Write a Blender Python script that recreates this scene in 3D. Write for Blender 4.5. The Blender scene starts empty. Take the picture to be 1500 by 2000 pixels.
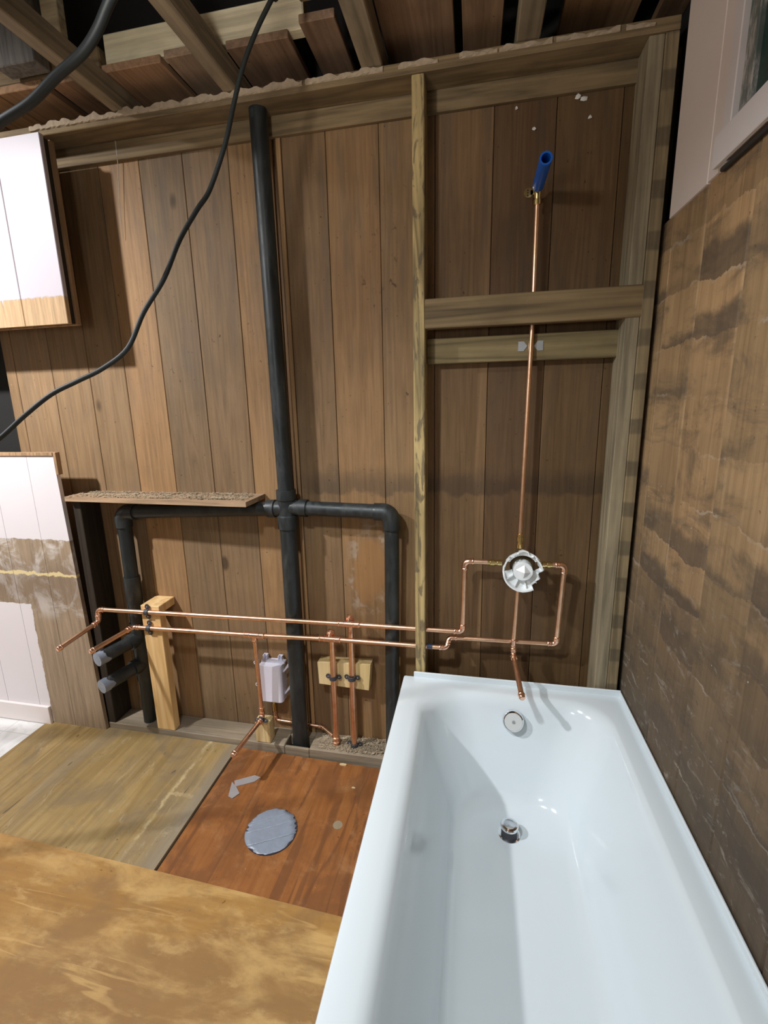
import bpy, bmesh, math, random
from mathutils import Vector, Matrix
random.seed(7)
sc = bpy.context.scene
COL = sc.collection
# ------------------------------------------------------------------ camera
YAW, PITCH, ROLL = 0.2090, -0.2150, -0.0248
fw = Vector((-math.sin(YAW)*math.cos(PITCH), math.cos(YAW)*math.cos(PITCH), math.sin(PITCH)))
rt = Vector((math.cos(YAW), math.sin(YAW), 0)); up = rt.cross(fw)
rt, up = (math.cos(ROLL)*rt + math.sin(ROLL)*up), (-math.sin(ROLL)*rt + math.cos(ROLL)*up)
cd = bpy.data.cameras.new('camera'); cam = bpy.data.objects.new('camera', cd); COL.objects.link(cam)
M = Matrix((rt, up, -fw)).transposed().to_4x4(); M.translation = Vector((-.5169, -1.6721, 1.4458))
cam.matrix_world = M
cd.sensor_fit = 'VERTICAL'; cd.sensor_height = 24.0; cd.lens = 908.79/2000*24.0
cd.shift_x = 14.55/2000; cd.shift_y = -18.48/2000
cd.clip_start = 0.02; cd.clip_end = 50
sc.camera = cam
# ------------------------------------------------------------------ world, lamps, exposure
w = bpy.data.worlds.new('world'); sc.world = w; w.use_nodes = True
w.node_tree.nodes['Background'].inputs[0].default_value = (.9, .95, 1, 1)
w.node_tree.nodes['Background'].inputs[1].default_value = 0.02
def lamp(name, loc, aim, power, col, radius, cone, blend):
    l = bpy.data.lights.new(name, 'SPOT'); l.energy = power; l.color = col; l.shadow_soft_size = radius
    l.spot_size = math.radians(cone); l.spot_blend = blend
    o = bpy.data.objects.new(name, l); COL.objects.link(o); o.location = loc
    o.rotation_euler = (Vector(aim) - Vector(loc)).to_track_quat('-Z', 'Y').to_euler(); return o
lamp('work_or_fill_lamp', (-2.85, -1.4, 2.8), (-2.42, -.17, .68), 360, (.98, .98, 1.0), .05, 110, 1.0)
lamp('work_or_fill_lamp', (-1.2, -1.25, 2.12), (-.22, -.72, .4), 73, (.92, .975, 1.0), .05, 117, .9)
lamp('work_or_fill_lamp', (-1.12, -1.32, 2.14), (-.78, -.2, 2.58), 21, (1.0, .97, .92), .05, 100, 1.0)  # added fill spot that brightens the header beam and ceiling, no known lamp
l3 = bpy.data.lights.new('fill_light', 'POINT'); l3.energy = 13; l3.color = (.93, .97, 1.0); l3.shadow_soft_size = .16  # added soft fill behind the camera, not a known bulb of the room
o3 = bpy.data.objects.new('fill_light', l3); COL.objects.link(o3); o3.location = (-1.15, -2.15, 1.6)
sc.view_settings.view_transform = 'Standard'; sc.view_settings.look = 'None'
sc.view_settings.exposure = 0.0; sc.view_settings.gamma = 1.0; sc.view_settings.use_curve_mapping = False

sc.cycles.max_bounces = 5; sc.cycles.diffuse_bounces = 3; sc.cycles.glossy_bounces = 3; sc.cycles.transmission_bounces = 2
sc.cycles.use_adaptive_sampling = True; sc.cycles.adaptive_threshold = .02

# ------------------------------------------------------------------ node helpers
class NT:
    def __init__(s, name):
        s.m = bpy.data.materials.new(name); s.m.use_nodes = True
        s.n = s.m.node_tree.nodes; s.l = s.m.node_tree.links
        s.b = s.n['Principled BSDF']
    def new(s, t, **k):
        n = s.n.new(t)
        for a, v in k.items(): setattr(n, a, v)
        return n
    def put(s, sock, v):
        if isinstance(v, bpy.types.NodeSocket): s.l.new(v, sock)
        elif isinstance(v, (tuple, list)) and len(v) == 3 and sock.type == 'RGBA': sock.default_value = (*v, 1)
        else: sock.default_value = v
    def math(s, op, a, b=0.0, clamp=False):
        n = s.new('ShaderNodeMath', operation=op); n.use_clamp = clamp
        s.put(n.inputs[0], a); s.put(n.inputs[1], b); return n.outputs[0]
    def vmath(s, op, a, b):
        n = s.new('ShaderNodeVectorMath', operation=op); s.put(n.inputs[0], a); s.put(n.inputs[1], b); return n.outputs[0]
    def pos(s, rand=True):
        g = s.new('ShaderNodeNewGeometry').outputs['Position']
        if not rand: return g
        o = s.new('ShaderNodeObjectInfo').outputs['Random']
        c = s.new('ShaderNodeCombineXYZ')
        for i, k in enumerate((17., 31., 53.)): s.put(c.inputs[i], s.math('MULTIPLY', o, k))
        return s.vmath('ADD', g, c.outputs[0])
    def noise(s, vec, scale=1, detail=4, rough=.55, dist=0.):
        n = s.new('ShaderNodeTexNoise'); s.put(n.inputs['Vector'], vec); s.put(n.inputs['Scale'], scale)
        s.put(n.inputs['Detail'], detail); s.put(n.inputs['Roughness'], rough); s.put(n.inputs['Distortion'], dist)
        return n.outputs['Fac']
    def ramp(s, f, stops):
        n = s.new('ShaderNodeValToRGB'); s.put(n.inputs[0], f); e = n.color_ramp.elements
        while len(e) < len(stops): e.new(.5)
        for i, (p, c) in enumerate(stops):
            e[i].position = p; e[i].color = (c, c, c, 1) if not isinstance(c, tuple) else (*c, 1)
        return n.outputs[0]
    def step(s, f, a, b):
        n = s.new('ShaderNodeMapRange'); n.interpolation_type = 'SMOOTHSTEP'
        s.put(n.inputs[0], f); s.put(n.inputs[1], a); s.put(n.inputs[2], b); return n.outputs[0]
    def mix(s, f, a, b, mode='MIX'):
        n = s.new('ShaderNodeMix', data_type='RGBA', blend_type=mode)
        s.put(n.inputs[0], f); s.put(n.inputs[6], a); s.put(n.inputs[7], b); return n.outputs[2]
    def xyz(s, v):
        n = s.new('ShaderNodeSeparateXYZ'); s.put(n.inputs[0], v); return n.outputs
    def bump(s, h, st=.2, d=.005):
        n = s.new('ShaderNodeBump'); s.put(n.inputs['Height'], h); n.inputs['Strength'].default_value = st
        n.inputs['Distance'].default_value = d; s.l.new(n.outputs[0], s.b.inputs['Normal'])
    def out(s, col, rough=.6, metal=0., spec=.5):
        s.put(s.b.inputs['Base Color'], col); s.put(s.b.inputs['Roughness'], rough); s.put(s.b.inputs['Metallic'], metal)
        s.put(s.b.inputs['Specular IOR Level'], spec); return s.m
def plain(name, col, rough=.5, metal=0., spec=.5, var=.12, vs=25, bump=0.):
    t = NT(name); p = t.pos(); f = t.noise(p, vs, 5, .6)
    c = t.mix(f, tuple(min(1, x*(1-var)) for x in col), tuple(min(1, x*(1+var)) for x in col))
    if bump: t.bump(f, bump, .004)
    return t.out(c, rough, metal, spec)
AX = {'x': (.045, 1, 1), 'y': (1, .045, 1), 'z': (1, 1, .045)}
def wood(name, dark, mid, light, axis='z', grain=60., rings=.55, stain=None, stain_amt=.5, stain_scale=4., tint=False,
         rough=.72, specks=0., hook=None, bump=.25, lum=1.0, blotch=.35):
    t = NT(name); P = t.pos(); W = t.pos(False)
    mp = t.vmath('MULTIPLY', P, AX[axis])
    fine = t.noise(mp, grain*2.2, 6, .7, .3)
    broad = t.noise(mp, grain*.28, 3, .5, .9)
    ring = t.math('PINGPONG', t.math('MULTIPLY', broad, 11.), 1.)
    f = t.math('ADD', t.math('MULTIPLY', fine, 1-rings*.6), t.math('MULTIPLY', ring, rings*.6))
    c = t.ramp(f, [(.22, dark), (.5, mid), (.8, light)])
    bl = t.noise(P, 5.5, 4, .6, .4)
    c = t.mix(t.math('MULTIPLY', t.step(bl, .38, .72), blotch), c, tuple(x*.55 for x in mid))
    if stain:
        s1 = t.noise(t.vmath('MULTIPLY', P, tuple(.35 if a == .045 else 1. for a in AX[axis])), stain_scale, 6, .65, .6)
        c = t.mix(t.math('MULTIPLY', t.step(s1, .48, .66), stain_amt), c, stain)
    if specks:
        k = t.noise(P, 130., 2, .5)
        c = t.mix(t.math('MULTIPLY', t.step(k, .73, .77), specks), c, (.42, .36, .28))
        k2 = t.noise(P, 75., 2, .5, .5)
        c = t.mix(t.math('MULTIPLY', t.step(k2, .72, .76), .7), c, tuple(x*.3 for x in dark))
    if hook: c = hook(t, c, W, P)
    if tint: c = t.mix(1., c, t.new('ShaderNodeObjectInfo').outputs['Color'], 'MULTIPLY')
    t.bump(f, bump, .002)
    return t.out(c, rough, 0, .3)

# ------------------------------------------------------------------ mesh helpers
class MB:
    def __init__(s): s.v = []; s.f = []; s.s = []
    def add(s, vs, fs, smooth=False):
        o = len(s.v); s.v += [tuple(v) for v in vs]; s.f += [tuple(i+o for i in f) for f in fs]; s.s += [smooth]*len(fs)
    def box(s, a, b, c=0.):
        (x0, y0, z0), (x1, y1, z1) = a, b
        bm = bmesh.new(); bmesh.ops.create_cube(bm, size=1)
        for v in bm.verts: v.co = Vector(((x0+x1)/2 + v.co.x*(x1-x0), (y0+y1)/2 + v.co.y*(y1-y0), (z0+z1)/2 + v.co.z*(z1-z0)))
        if c: bmesh.ops.bevel(bm, geom=bm.edges[:], offset=c, segments=1, affect='EDGES')
        bm.verts.index_update(); s.add([v.co for v in bm.verts], [[v.index for v in f.verts] for f in bm.faces]); bm.free(); return s
    def prism(s, poly, h0, h1, axis='z'):   # poly in the two other axes
        n = len(poly)
        mk = {'z': lambda p, h: (p[0], p[1], h), 'y': lambda p, h: (p[0], h, p[1]), 'x': lambda p, h: (h, p[0], p[1])}[axis]
        s.add([mk(p, h0) for p in poly] + [mk(p, h1) for p in poly],
              [tuple(range(n)), tuple(range(2*n-1, n-1, -1))] + [(i, (i+1) % n, n+(i+1) % n, n+i) for i in range(n)]); return s
    def sweep(s, pts, r, seg=16, cap=True, smooth=True):
        pts = [Vector(p) for p in pts]; n = len(pts); rr = r if isinstance(r, (list, tuple)) else [r]*n
        tg = [(pts[min(i+1, n-1)] - pts[max(i-1, 0)]).normalized() for i in range(n)]
        a = tg[0].orthogonal().normalized(); vs = []
        for i in range(n):
            a = (a - tg[i]*a.dot(tg[i])).normalized(); b = tg[i].cross(a)
            vs += [pts[i] + (a*math.cos(q) + b*math.sin(q))*rr[i] for q in [2*math.pi*k/seg for k in range(seg)]]
        fs = [(i*seg+k, i*seg+(k+1) % seg, (i+1)*seg+(k+1) % seg, (i+1)*seg+k) for i in range(n-1) for k in range(seg)]
        s.add(vs, fs, smooth)
        if cap:
            s.f += [tuple(len(s.v)-n*seg+k for k in range(seg))[::-1], tuple(len(s.v)-seg+k for k in range(seg))]; s.s += [False, False]
        return s
    def tube(s, p0, p1, r, ri, seg=24):   # hollow
        p0, p1 = Vector(p0), Vector(p1); d = (p1-p0).normalized(); a = d.orthogonal().normalized(); b = d.cross(a)
        vs = []
        for p, q in ((p0, r), (p1, r), (p1, ri), (p0, ri)):
            vs += [p + (a*math.cos(t) + b*math.sin(t))*q for t in [2*math.pi*k/seg for k in range(seg)]]
        s.add(vs, [(i*seg+k, i*seg+(k+1) % seg, ((i+1) % 4)*seg+(k+1) % seg, ((i+1) % 4)*seg+k) for i in range(4) for k in range(seg)], True); return s
    def blob(s, c, r, sub=1, jit=.25):
        bm = bmesh.new(); bmesh.ops.create_icosphere(bm, subdivisions=sub, radius=1)
        for v in bm.verts:
            k = 1 + random.uniform(-jit, jit); v.co = Vector((c[0]+v.co.x*r[0]*k, c[1]+v.co.y*r[1]*k, c[2]+v.co.z*r[2]*k))
        bm.verts.index_update(); s.add([v.co for v in bm.verts], [[v.index for v in f.verts] for f in bm.faces], True); bm.free(); return s
    def build(s, name, mat, parent=None, color=None):
        me = bpy.data.meshes.new(name); me.from_pydata(s.v, [], s.f)
        me.polygons.foreach_set('use_smooth', s.s); me.materials.append(mat)
        bm = bmesh.new(); bm.from_mesh(me); bmesh.ops.recalc_face_normals(bm, faces=bm.faces[:]); 
        for e in bm.edges:
            if len(e.link_faces) == 2 and e.calc_face_angle(0) > .7: e.smooth = False
        bm.to_mesh(me); bm.free(); me.update()
        # origin at the bottom centre of the piece
        xs = [v.co for v in me.vertices]
        c = Vector(((min(v.x for v in xs)+max(v.x for v in xs))/2, (min(v.y for v in xs)+max(v.y for v in xs))/2, min(v.z for v in xs)))
        me.transform(Matrix.Translation(-c))
        o = bpy.data.objects.new(name, me); COL.objects.link(o)
        o.matrix_world = Matrix.Translation(c)
        if parent:
            o.parent = parent; o.matrix_parent_inverse = Matrix.Identity(4)
            pw = Vector(parent['_w']) if '_w' in parent else Vector((0, 0, 0)); o.location = c - pw
        o['_w'] = tuple(c)
        if color: o.color = (*color, 1)
        return o
def box(name, mat, a, b, parent=None, c=.0015, color=None): return MB().box(a, b, c).build(name, mat, parent, color)
def empty(name, loc):
    o = bpy.data.objects.new(name, None); o.empty_display_size = .05; COL.objects.link(o); o.location = loc; o['_w'] = tuple(loc); return o
def tag(o, label, cat, group=None):
    o['label'] = label; o['category'] = cat
    if group: o['group'] = group
    return o
def struct(o): o['kind'] = 'structure'; return o
def part(o, label): o['label'] = label; return o
def thing(name, loc, label, cat, group=None): return tag(empty(name, loc), label, cat, group)

# ------------------------------------------------------------------ materials
def siding_hook(t, c, W, P):
    x, y, z = t.xyz(W)[0:3]
    # grey weathering in tall streaks
    st = t.noise(t.vmath('MULTIPLY', P, (1, 1, .12)), 26., 5, .6, .3)
    up_ = t.step(z, 1.25, 2.1)
    g = t.math('MULTIPLY', t.step(st, .46, .66), t.math('ADD', t.math('MULTIPLY', up_, .30), .14))
    c = t.mix(g, c, (.15, .12, .09))
    # old tide line of a water stain above the branch pipe
    n = t.noise(W, 14., 5, .6)
    zz = t.math('ADD', z, t.math('MULTIPLY', n, .10))
    band = t.math('MULTIPLY', t.step(zz, 1.15, 1.17), t.math('SUBTRACT', 1., t.step(zz, 1.19, 1.27)))
    inx = t.step(x, -1.22, -1.1)
    c = t.mix(t.math('MULTIPLY', t.math('MULTIPLY', band, inx), .5), c, (.07, .055, .045))
    # pale mineral bloom and orange run below it
    d = t.vmath('SUBTRACT', W, (-.905, 0, .80)); d = t.vmath('MULTIPLY', d, (9., 0, 4.2))
    ln = t.new('ShaderNodeVectorMath', operation='LENGTH'); t.put(ln.inputs[0], d)
    rr = t.math('ADD', ln.outputs['Value'], t.math('MULTIPLY', t.noise(W, 9., 5, .6), .9))
    c = t.mix(t.math('MULTIPLY', t.math('SUBTRACT', 1., t.step(rr, .9, 1.1)), .55), c, (.36, .19, .08))
    rim = t.math('MULTIPLY', t.step(rr, 1.0, 1.12), t.math('SUBTRACT', 1., t.step(rr, 1.18, 1.4)))
    c = t.mix(t.math('MULTIPLY', t.math('MULTIPLY', rim, t.step(t.noise(W, 30., 4), .45, .6)), .4), c, (.5, .46, .42))
    cl = t.math('SUBTRACT', 1., t.step(t.math('ADD', t.math('ABSOLUTE', t.math('ADD', x, .86)), t.math('MULTIPLY', t.math('ABSOLUTE', t.math('SUBTRACT', z, 1.93)), .45)), .06, .19))
    mk = t.noise(t.vmath('MULTIPLY', W, (1, 1, .75)), 46., 4, .65, .6)
    c = t.mix(t.math('MULTIPLY', t.step(mk, t.math('SUBTRACT', .70, t.math('MULTIPLY', cl, .10)), .72), .75), c, (.07, .042, .025))
    # knots
    v = t.new('ShaderNodeTexVoronoi'); t.put(v.inputs['Vector'], t.vmath('MULTIPLY', P, (1, 1, .55))); t.put(v.inputs['Scale'], 3.2)
    k = t.math('SUBTRACT', 1., t.step(v.outputs['Distance'], .035, .075))
    c = t.mix(t.math('MULTIPLY', k, .8), c, (.06, .035, .02))
    return c
M_siding = wood('redwood_siding', (.20, .122, .06), (.30, .186, .094), (.38, .245, .13), 'z', 55, .35, (.19, .14, .10), .30, 3.0, True, .68, .4, siding_hook, .15, blotch=.22)
def wallr_hook(t, c, W, P):
    y, z = t.xyz(W)[1], t.xyz(W)[2]
    zz = t.math('DIVIDE', t.math('ADD', z, t.math('MULTIPLY', t.math('SUBTRACT', t.noise(W, 8., 5, .65), .5), .075)), .131)
    u = t.math('FRACT', zz); cell = t.math('FLOOR', zz)
    rnd = t.new('ShaderNodeObjectInfo').outputs['Random']
    def wn(seed, q):
        v = t.new('ShaderNodeCombineXYZ'); t.put(v.inputs[0], cell); t.put(v.inputs[1], t.math('MULTIPLY', rnd, 97.)); t.put(v.inputs[2], t.math('ADD', t.math('FLOOR', t.math('MULTIPLY', t.math('ADD', y, t.math('MULTIPLY', t.noise(W, 11., 4, .6), .05)), q)), seed))
        n = t.new('ShaderNodeTexWhiteNoise', noise_dimensions='3D'); t.put(n.inputs[0], v.outputs[0]); return n.outputs['Value']
    r1, r2, r3 = wn(.5, 0.), wn(3.5, 0.), wn(9.5, 11.)
    c = t.mix(1., c, t.ramp(t.math('ADD', t.math('MULTIPLY', r1, .6), t.math('MULTIPLY', r3, .4)), [(.1, .76), (.9, 1.2)]), 'MULTIPLY')
    lim = t.math('ADD', .05, t.math('MULTIPLY', r2, .62))
    du = t.math('SUBTRACT', t.math('ADD', u, t.math('MULTIPLY', t.math('SUBTRACT', t.noise(W, 26., 4, .6), .5), .22)), lim)
    dark = t.math('SUBTRACT', 1., t.step(du, -.12, .10))
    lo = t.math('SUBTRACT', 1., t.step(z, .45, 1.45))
    c = t.mix(t.math('MULTIPLY', dark, t.math('ADD', t.math('MULTIPLY', t.step(r1, .25, .85), .62), .10)), c, (.085, .065, .05))
    sm = t.noise(t.vmath('MULTIPLY', P, (1, 1.6, 4.2)), 2.4, 6, .68, .5)
    c = t.mix(t.math('MULTIPLY', t.step(sm, .46, .66), .62), c, (.09, .07, .052))
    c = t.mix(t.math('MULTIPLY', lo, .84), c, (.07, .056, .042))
    ridge = t.math('SUBTRACT', 1., t.step(t.math('ABSOLUTE', t.math('SUBTRACT', u, .97)), .012, .03))
    patch = t.step(t.noise(W, 7., 4, .6), .50, .62)
    c = t.mix(t.math('MULTIPLY', t.math('MULTIPLY', ridge, patch), .5), c, (.42, .37, .31))
    sc_ = t.noise(t.vmath('MULTIPLY', P, (1, 1, 2.0)), 13., 6, .75, 1.2)
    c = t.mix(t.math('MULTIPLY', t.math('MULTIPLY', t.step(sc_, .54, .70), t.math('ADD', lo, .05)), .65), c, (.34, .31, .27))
    d = t.noise(W, 60., 3, .6); c = t.mix(t.math('MULTIPLY', t.step(d, .74, .77), .8), c, (.6, .57, .52))
    return c
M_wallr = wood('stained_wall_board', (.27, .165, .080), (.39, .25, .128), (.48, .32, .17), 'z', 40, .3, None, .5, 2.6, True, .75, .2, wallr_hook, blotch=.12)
def bare(name, c, **k): return wood(name, tuple(x*.5 for x in c), c, tuple(min(1, x*1.4) for x in c), **k)
def stud_hook(t, c, W, P):
    f = t.noise(t.vmath('MULTIPLY', P, (1, 1, .22)), 34., 4, .6, 1.4)
    return t.mix(t.math('MULTIPLY', t.step(f, .52, .60), .75), c, (.13, .10, .065))
M_stud = bare('old_fir_stud', (.42, .31, .14), axis='z', rings=.9, grain=50, hook=stud_hook)
M_frame_x = bare('old_fir_plate', (.23, .16, .082), axis='x', rings=.6, grain=40, stain=(.10, .075, .05), stain_amt=.6)
M_frame_y = bare('old_fir_joist', (.27, .21, .135), axis='y', rings=.6, grain=40, stain=(.12, .10, .08), stain_amt=.6)
def post_hook(t, c, W, P):
    z = t.xyz(W)[2]
    b = t.math('MULTIPLY', t.step(t.math('PINGPONG', t.math('ADD', z, t.math('MULTIPLY', t.noise(W, 5., 2), .03)), .065), .036, .046), t.math('ADD', .25, t.math('MULTIPLY', t.noise(W, 20., 4), .6)))
    return t.mix(b, c, (.075, .06, .04))
M_corner = bare('corner_post_wood', (.29, .235, .15), axis='z', rings=.5, grain=45)
M_corner2 = bare('corner_post_lath_marked', (.27, .20, .11), axis='z', rings=.5, grain=45, hook=post_hook)
M_ceil = wood('ceiling_board_wood', (.20, .125, .075), (.32, .20, .12), (.42, .275, .17), 'y', 40, .4, (.10, .07, .05), .5, 4., True, .8, .3)
M_beam = bare('pale_header_wood', (.78, .66, .44), axis='x', rings=.5, grain=30, stain=(.40, .33, .24), stain_amt=.4)
M_blond = wood('fresh_blond_pine', (.62, .38, .15), (.78, .52, .24), (.86, .63, .33), 'z', 30, .6, None, bump=.1, rough=.6, blotch=.1)
M_blondx = wood('fresh_yellow_pine', (.52, .36, .14), (.70, .53, .26), (.80, .64, .36), 'z', 40, .6, None, bump=.1, rough=.65, blotch=.15)
M_shelf = bare('grey_shelf_board', (.45, .30, .18), axis='x', rings=.4, grain=40, stain=(.28, .21, .15), stain_amt=.6)
M_sole = bare('dusty_sole_plate', (.30, .24, .165), axis='x', rings=.3, grain=30, stain=(.30, .25, .19), stain_amt=.6, stain_scale=7.)
M_felt = plain('black_felt', (.012, .011, .01), .95)
def painted(name, paint, bareC, fn, axis='z'):
    t = NT(name); W = t.pos(False); P = t.pos()
    mp = t.vmath('MULTIPLY', P, AX[axis]); fine = t.noise(mp, 110., 6, .7)
    wd = t.ramp(fine, [(.25, tuple(x*.55 for x in bareC)), (.55, bareC), (.8, tuple(min(1, x*1.25) for x in bareC))])
    pn = t.mix(t.noise(W, 4., 4), tuple(x*.93 for x in paint), paint)
    m, wd = fn(t, W, P, wd)
    c = t.mix(m, wd, pn); t.bump(t.math('ADD', t.math('MULTIPLY', m, .5), t.math('MULTIPLY', fine, .15)), .35, .003)
    return t.out(c, t.mix(m, (.8,)*3, (.42,)*3), 0, .4)
def up_fn(t, W, P, wd):
    x, y, z = t.xyz(W)[0:3]
    dr = t.noise(t.vmath('MULTIPLY', W, (1, 0, .0)), 48., 4, .7)
    z2 = t.math('ADD', z, t.math('MULTIPLY', t.step(dr, .56, .78), .07)); z2 = t.math('ADD', z2, t.math('MULTIPLY', t.noise(W, 40., 3), .014))
    return t.step(z2, 1.842, 1.848), wd
def low_fn(t, W, P, wd):
    x, y, z = t.xyz(W)[0:3]; n = t.math('MULTIPLY', t.math('SUBTRACT', t.noise(W, 28., 4), .5), .02)
    zn = t.math('ADD', z, n); xn = t.math('ADD', x, n)
    top = t.step(zn, .905, .909)
    low = t.math('MULTIPLY', t.math('SUBTRACT', 1., t.step(zn, .603, .607)), t.math('SUBTRACT', 1., t.step(xn, -2.422, -2.418)))
    # plaster smears and a yellow glue line on the bare boards
    sm = t.noise(W, 7.5, 7, .7, 1.0)
    hi = t.math('MULTIPLY', t.step(z, .52, .62), 1.)
    wd = t.mix(t.math('MULTIPLY', t.math('MULTIPLY', t.step(sm, .45, .64), hi), .85), wd, (.68, .63, .58))
    dk = t.math('MULTIPLY', t.math('SUBTRACT', 1., t.step(t.math('ABSOLUTE', t.math('SUBTRACT', zn, .70)), .03, .16)), .5)
    wd = t.mix(dk, wd, (.17, .115, .075))
    gl = t.math('SUBTRACT', 1., t.step(t.math('ABSOLUTE', t.math('SUBTRACT', t.math('ADD', z, t.math('MULTIPLY', n, 2.)), .752)), .005, .009))
    wd = t.mix(gl, wd, (.72, .58, .30))
    return t.math('MAXIMUM', top, low), wd
M_paint_up = painted('white_paint_worn_at_foot', (.52, .47, .50), (.50, .33, .18), up_fn)
M_paint_low = painted('white_paint_patches', (.80, .75, .765), (.36, .265, .175), low_fn)
def rp_fn(t, W, P, wd):
    y, z = t.xyz(W)[1], t.xyz(W)[2]
    return t.step(t.math('ADD', z, t.math('MULTIPLY', t.noise(W, 30., 3), .02)), 1.916, 1.922), wd
M_paint = plain('pinkish_white_paint', (.86, .73, .66), .45, var=.05, vs=6)
M_trimpaint = plain('white_trim_paint', (.82, .745, .72), .4, var=.05, vs=6)
M_bareedge = bare('bare_board_edge', (.42, .26, .14), axis='z')
# floors
def old_sheet_hook(t, c, W, P):
    x, y, z = t.xyz(W)[0:3]
    n = t.noise(W, 6., 5, .65, .8)
    c = t.mix(t.math('MULTIPLY', t.step(n, .50, .68), .45), c, (.16, .125, .08))
    n2 = t.noise(t.vmath('MULTIPLY', P, (1, .12, 1)), 30., 5, .6, .6)
    c = t.mix(t.math('MULTIPLY', t.step(n2, .62, .72), .55), c, (.44, .34, .18))
    n3 = t.noise(W, 17., 6, .7, .8); c = t.mix(t.math('MULTIPLY', t.step(n3, .50, .72), .40), c, (.20, .15, .075))
    n4 = t.noise(t.vmath('MULTIPLY', P, (1.2, .5, 1)), 11., 7, .75, 1.0); c = t.mix(t.math('MULTIPLY', t.step(n4, .57, .68), .5), c, (.44, .36, .22))
    n5 = t.noise(t.vmath('MULTIPLY', P, (1, .25, 1)), 30., 3, .5, .4); c = t.mix(t.math('MULTIPLY', t.step(n5, .69, .73), .75), c, (.09, .065, .04))
    # two pale scrape lines
    wob = t.math('MULTIPLY', t.math('SUBTRACT', t.noise(W, 16., 6, .75), .5), .045)
    l1 = t.math('SUBTRACT', 1., t.step(t.math('ABSOLUTE', t.math('ADD', t.math('SUBTRACT', x, -1.618), wob)), .001, .011))
    l2 = t.math('MULTIPLY', t.math('SUBTRACT', 1., t.step(t.math('ABSOLUTE', t.math('ADD', t.math('SUBTRACT', y, -.375), wob)), .004, .009)), t.step(x, -1.62, -1.615))
    l2 = t.math('MULTIPLY', l2, t.math('SUBTRACT', 1., t.step(x, -1.53, -1.52)))
    c = t.mix(t.math('MULTIPLY', t.math('MAXIMUM', l1, l2), t.math('ADD', .08, t.math('MULTIPLY', t.step(t.noise(W, 14., 5, .7), .38, .66), .6))), c, (.58, .46, .25))
    edge = t.step(x, -1.56, -1.49); c = t.mix(t.math('MULTIPLY', edge, .5), c, (.27, .24, .19))
    return c
M_sheet_old = wood('worn_tan_plywood', (.22, .14, .048), (.32, .212, .08), (.41, .29, .125), 'y', 26, .4, (.22, .18, .125), .5, 3., False, .6, .4, old_sheet_hook)
def brown_hook(t, c, W, P):
    mp = t.vmath('MULTIPLY', P, (1, .16, 1)); b = t.noise(mp, 7., 3, .5, 1.2)
    r = t.math('PINGPONG', t.math('MULTIPLY', b, 9.), 1.)
    c = t.mix(t.math('MULTIPLY', t.step(r, .62, .92), .6), c, (.115, .045, .016))
    n6 = t.noise(W, 12., 7, .72, .6); c = t.mix(t.math('MULTIPLY', t.step(n6, .50, .72), .5), c, (.40, .20, .085))
    n = t.noise(W, 5.5, 6, .65, .5); c = t.mix(t.math('MULTIPLY', t.step(n, .44, .60), .62), c, (.16, .062, .021))
    return c
M_sheet_brown = wood('red_brown_plywood', (.18, .062, .015), (.28, .103, .026), (.35, .142, .041), 'y', 18, .3, None, .5, 3., False, .68, .4, brown_hook)
def front_hook(t, c, W, P):
    x, y = t.xyz(W)[0], t.xyz(W)[1]
    big = t.noise(W, 2.6, 5, .6, .6)
    right = t.math('MULTIPLY', t.step(x, -1.75, -1.05), t.step(t.math('MULTIPLY', y, -1.), .74, .95))
    c = t.mix(t.math('MULTIPLY', t.step(t.math('ADD', big, t.math('MULTIPLY', right, .16)), .50, .62), .72), c, (.25, .135, .052))
    n = t.noise(t.vmath('MULTIPLY', W, (.55, 1.6, 1)), 6., 7, .62, .4)
    c = t.mix(t.math('MULTIPLY', t.step(n, .46, .68), .68), c, (.56, .36, .135))
    n2 = t.noise(t.vmath('MULTIPLY', W, (.22, 2.6, 1)), 5., 3, .5, .3)
    ln = t.math('SUBTRACT', 1., t.step(t.math('ABSOLUTE', t.math('SUBTRACT', n2, .55)), .006, .02))
    c = t.mix(t.math('MULTIPLY', t.math('MULTIPLY', ln, t.step(t.noise(W, 6., 3), .45, .6)), .45), c, (.58, .37, .14))
    n3 = t.noise(t.vmath('MULTIPLY', W, (.8, 1.3, 1)), 21., 7, .72, .2); c = t.mix(t.math('MULTIPLY', t.step(n3, .44, .70), .42), c, (.24, .14, .058))
    n4 = t.noise(t.vmath('MULTIPLY', W, (.6, 1.4, 1)), 15., 6, .7, .2); c = t.mix(t.math('MULTIPLY', t.step(n4, .52, .72), .5), c, (.56, .37, .15))
    k = t.new('ShaderNodeTexVoronoi'); t.put(k.inputs['Vector'], W); t.put(k.inputs['Scale'], 4.5)
    c = t.mix(t.math('MULTIPLY', t.math('SUBTRACT', 1., t.step(k.outputs['Distance'], .03, .075)), .55), c, (.13, .09, .055))
    return c
M_sheet_front = wood('worn_pale_plywood', (.27, .135, .036), (.35, .185, .051), (.42, .235, .075), 'x', 12, .2, None, .5, 3., False, .5, .25, front_hook, blotch=.2)
t = NT('marbled_vinyl'); W = t.pos(False); n = t.noise(W, 9, 6, .6, 1.)
x, y, z = t.xyz(W)[0:3]
sx = t.math('SUBTRACT', 1., t.step(t.math('ABSOLUTE', t.math('SUBTRACT', t.math('PINGPONG', t.math('ADD', x, 5.005), .075), .0)), .0008, .003))
sy = t.math('SUBTRACT', 1., t.step(t.math('PINGPONG', t.math('ADD', y, 5.0), .15), .0008, .003))
c = t.ramp(n, [(.3, (.58, .57, .55)), (.6, (.80, .79, .77))]); c = t.mix(t.math('MULTIPLY', t.math('MAXIMUM', sx, sy), .5), c, (.4, .39, .37))
M_vinyl = t.out(c, .35)
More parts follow.
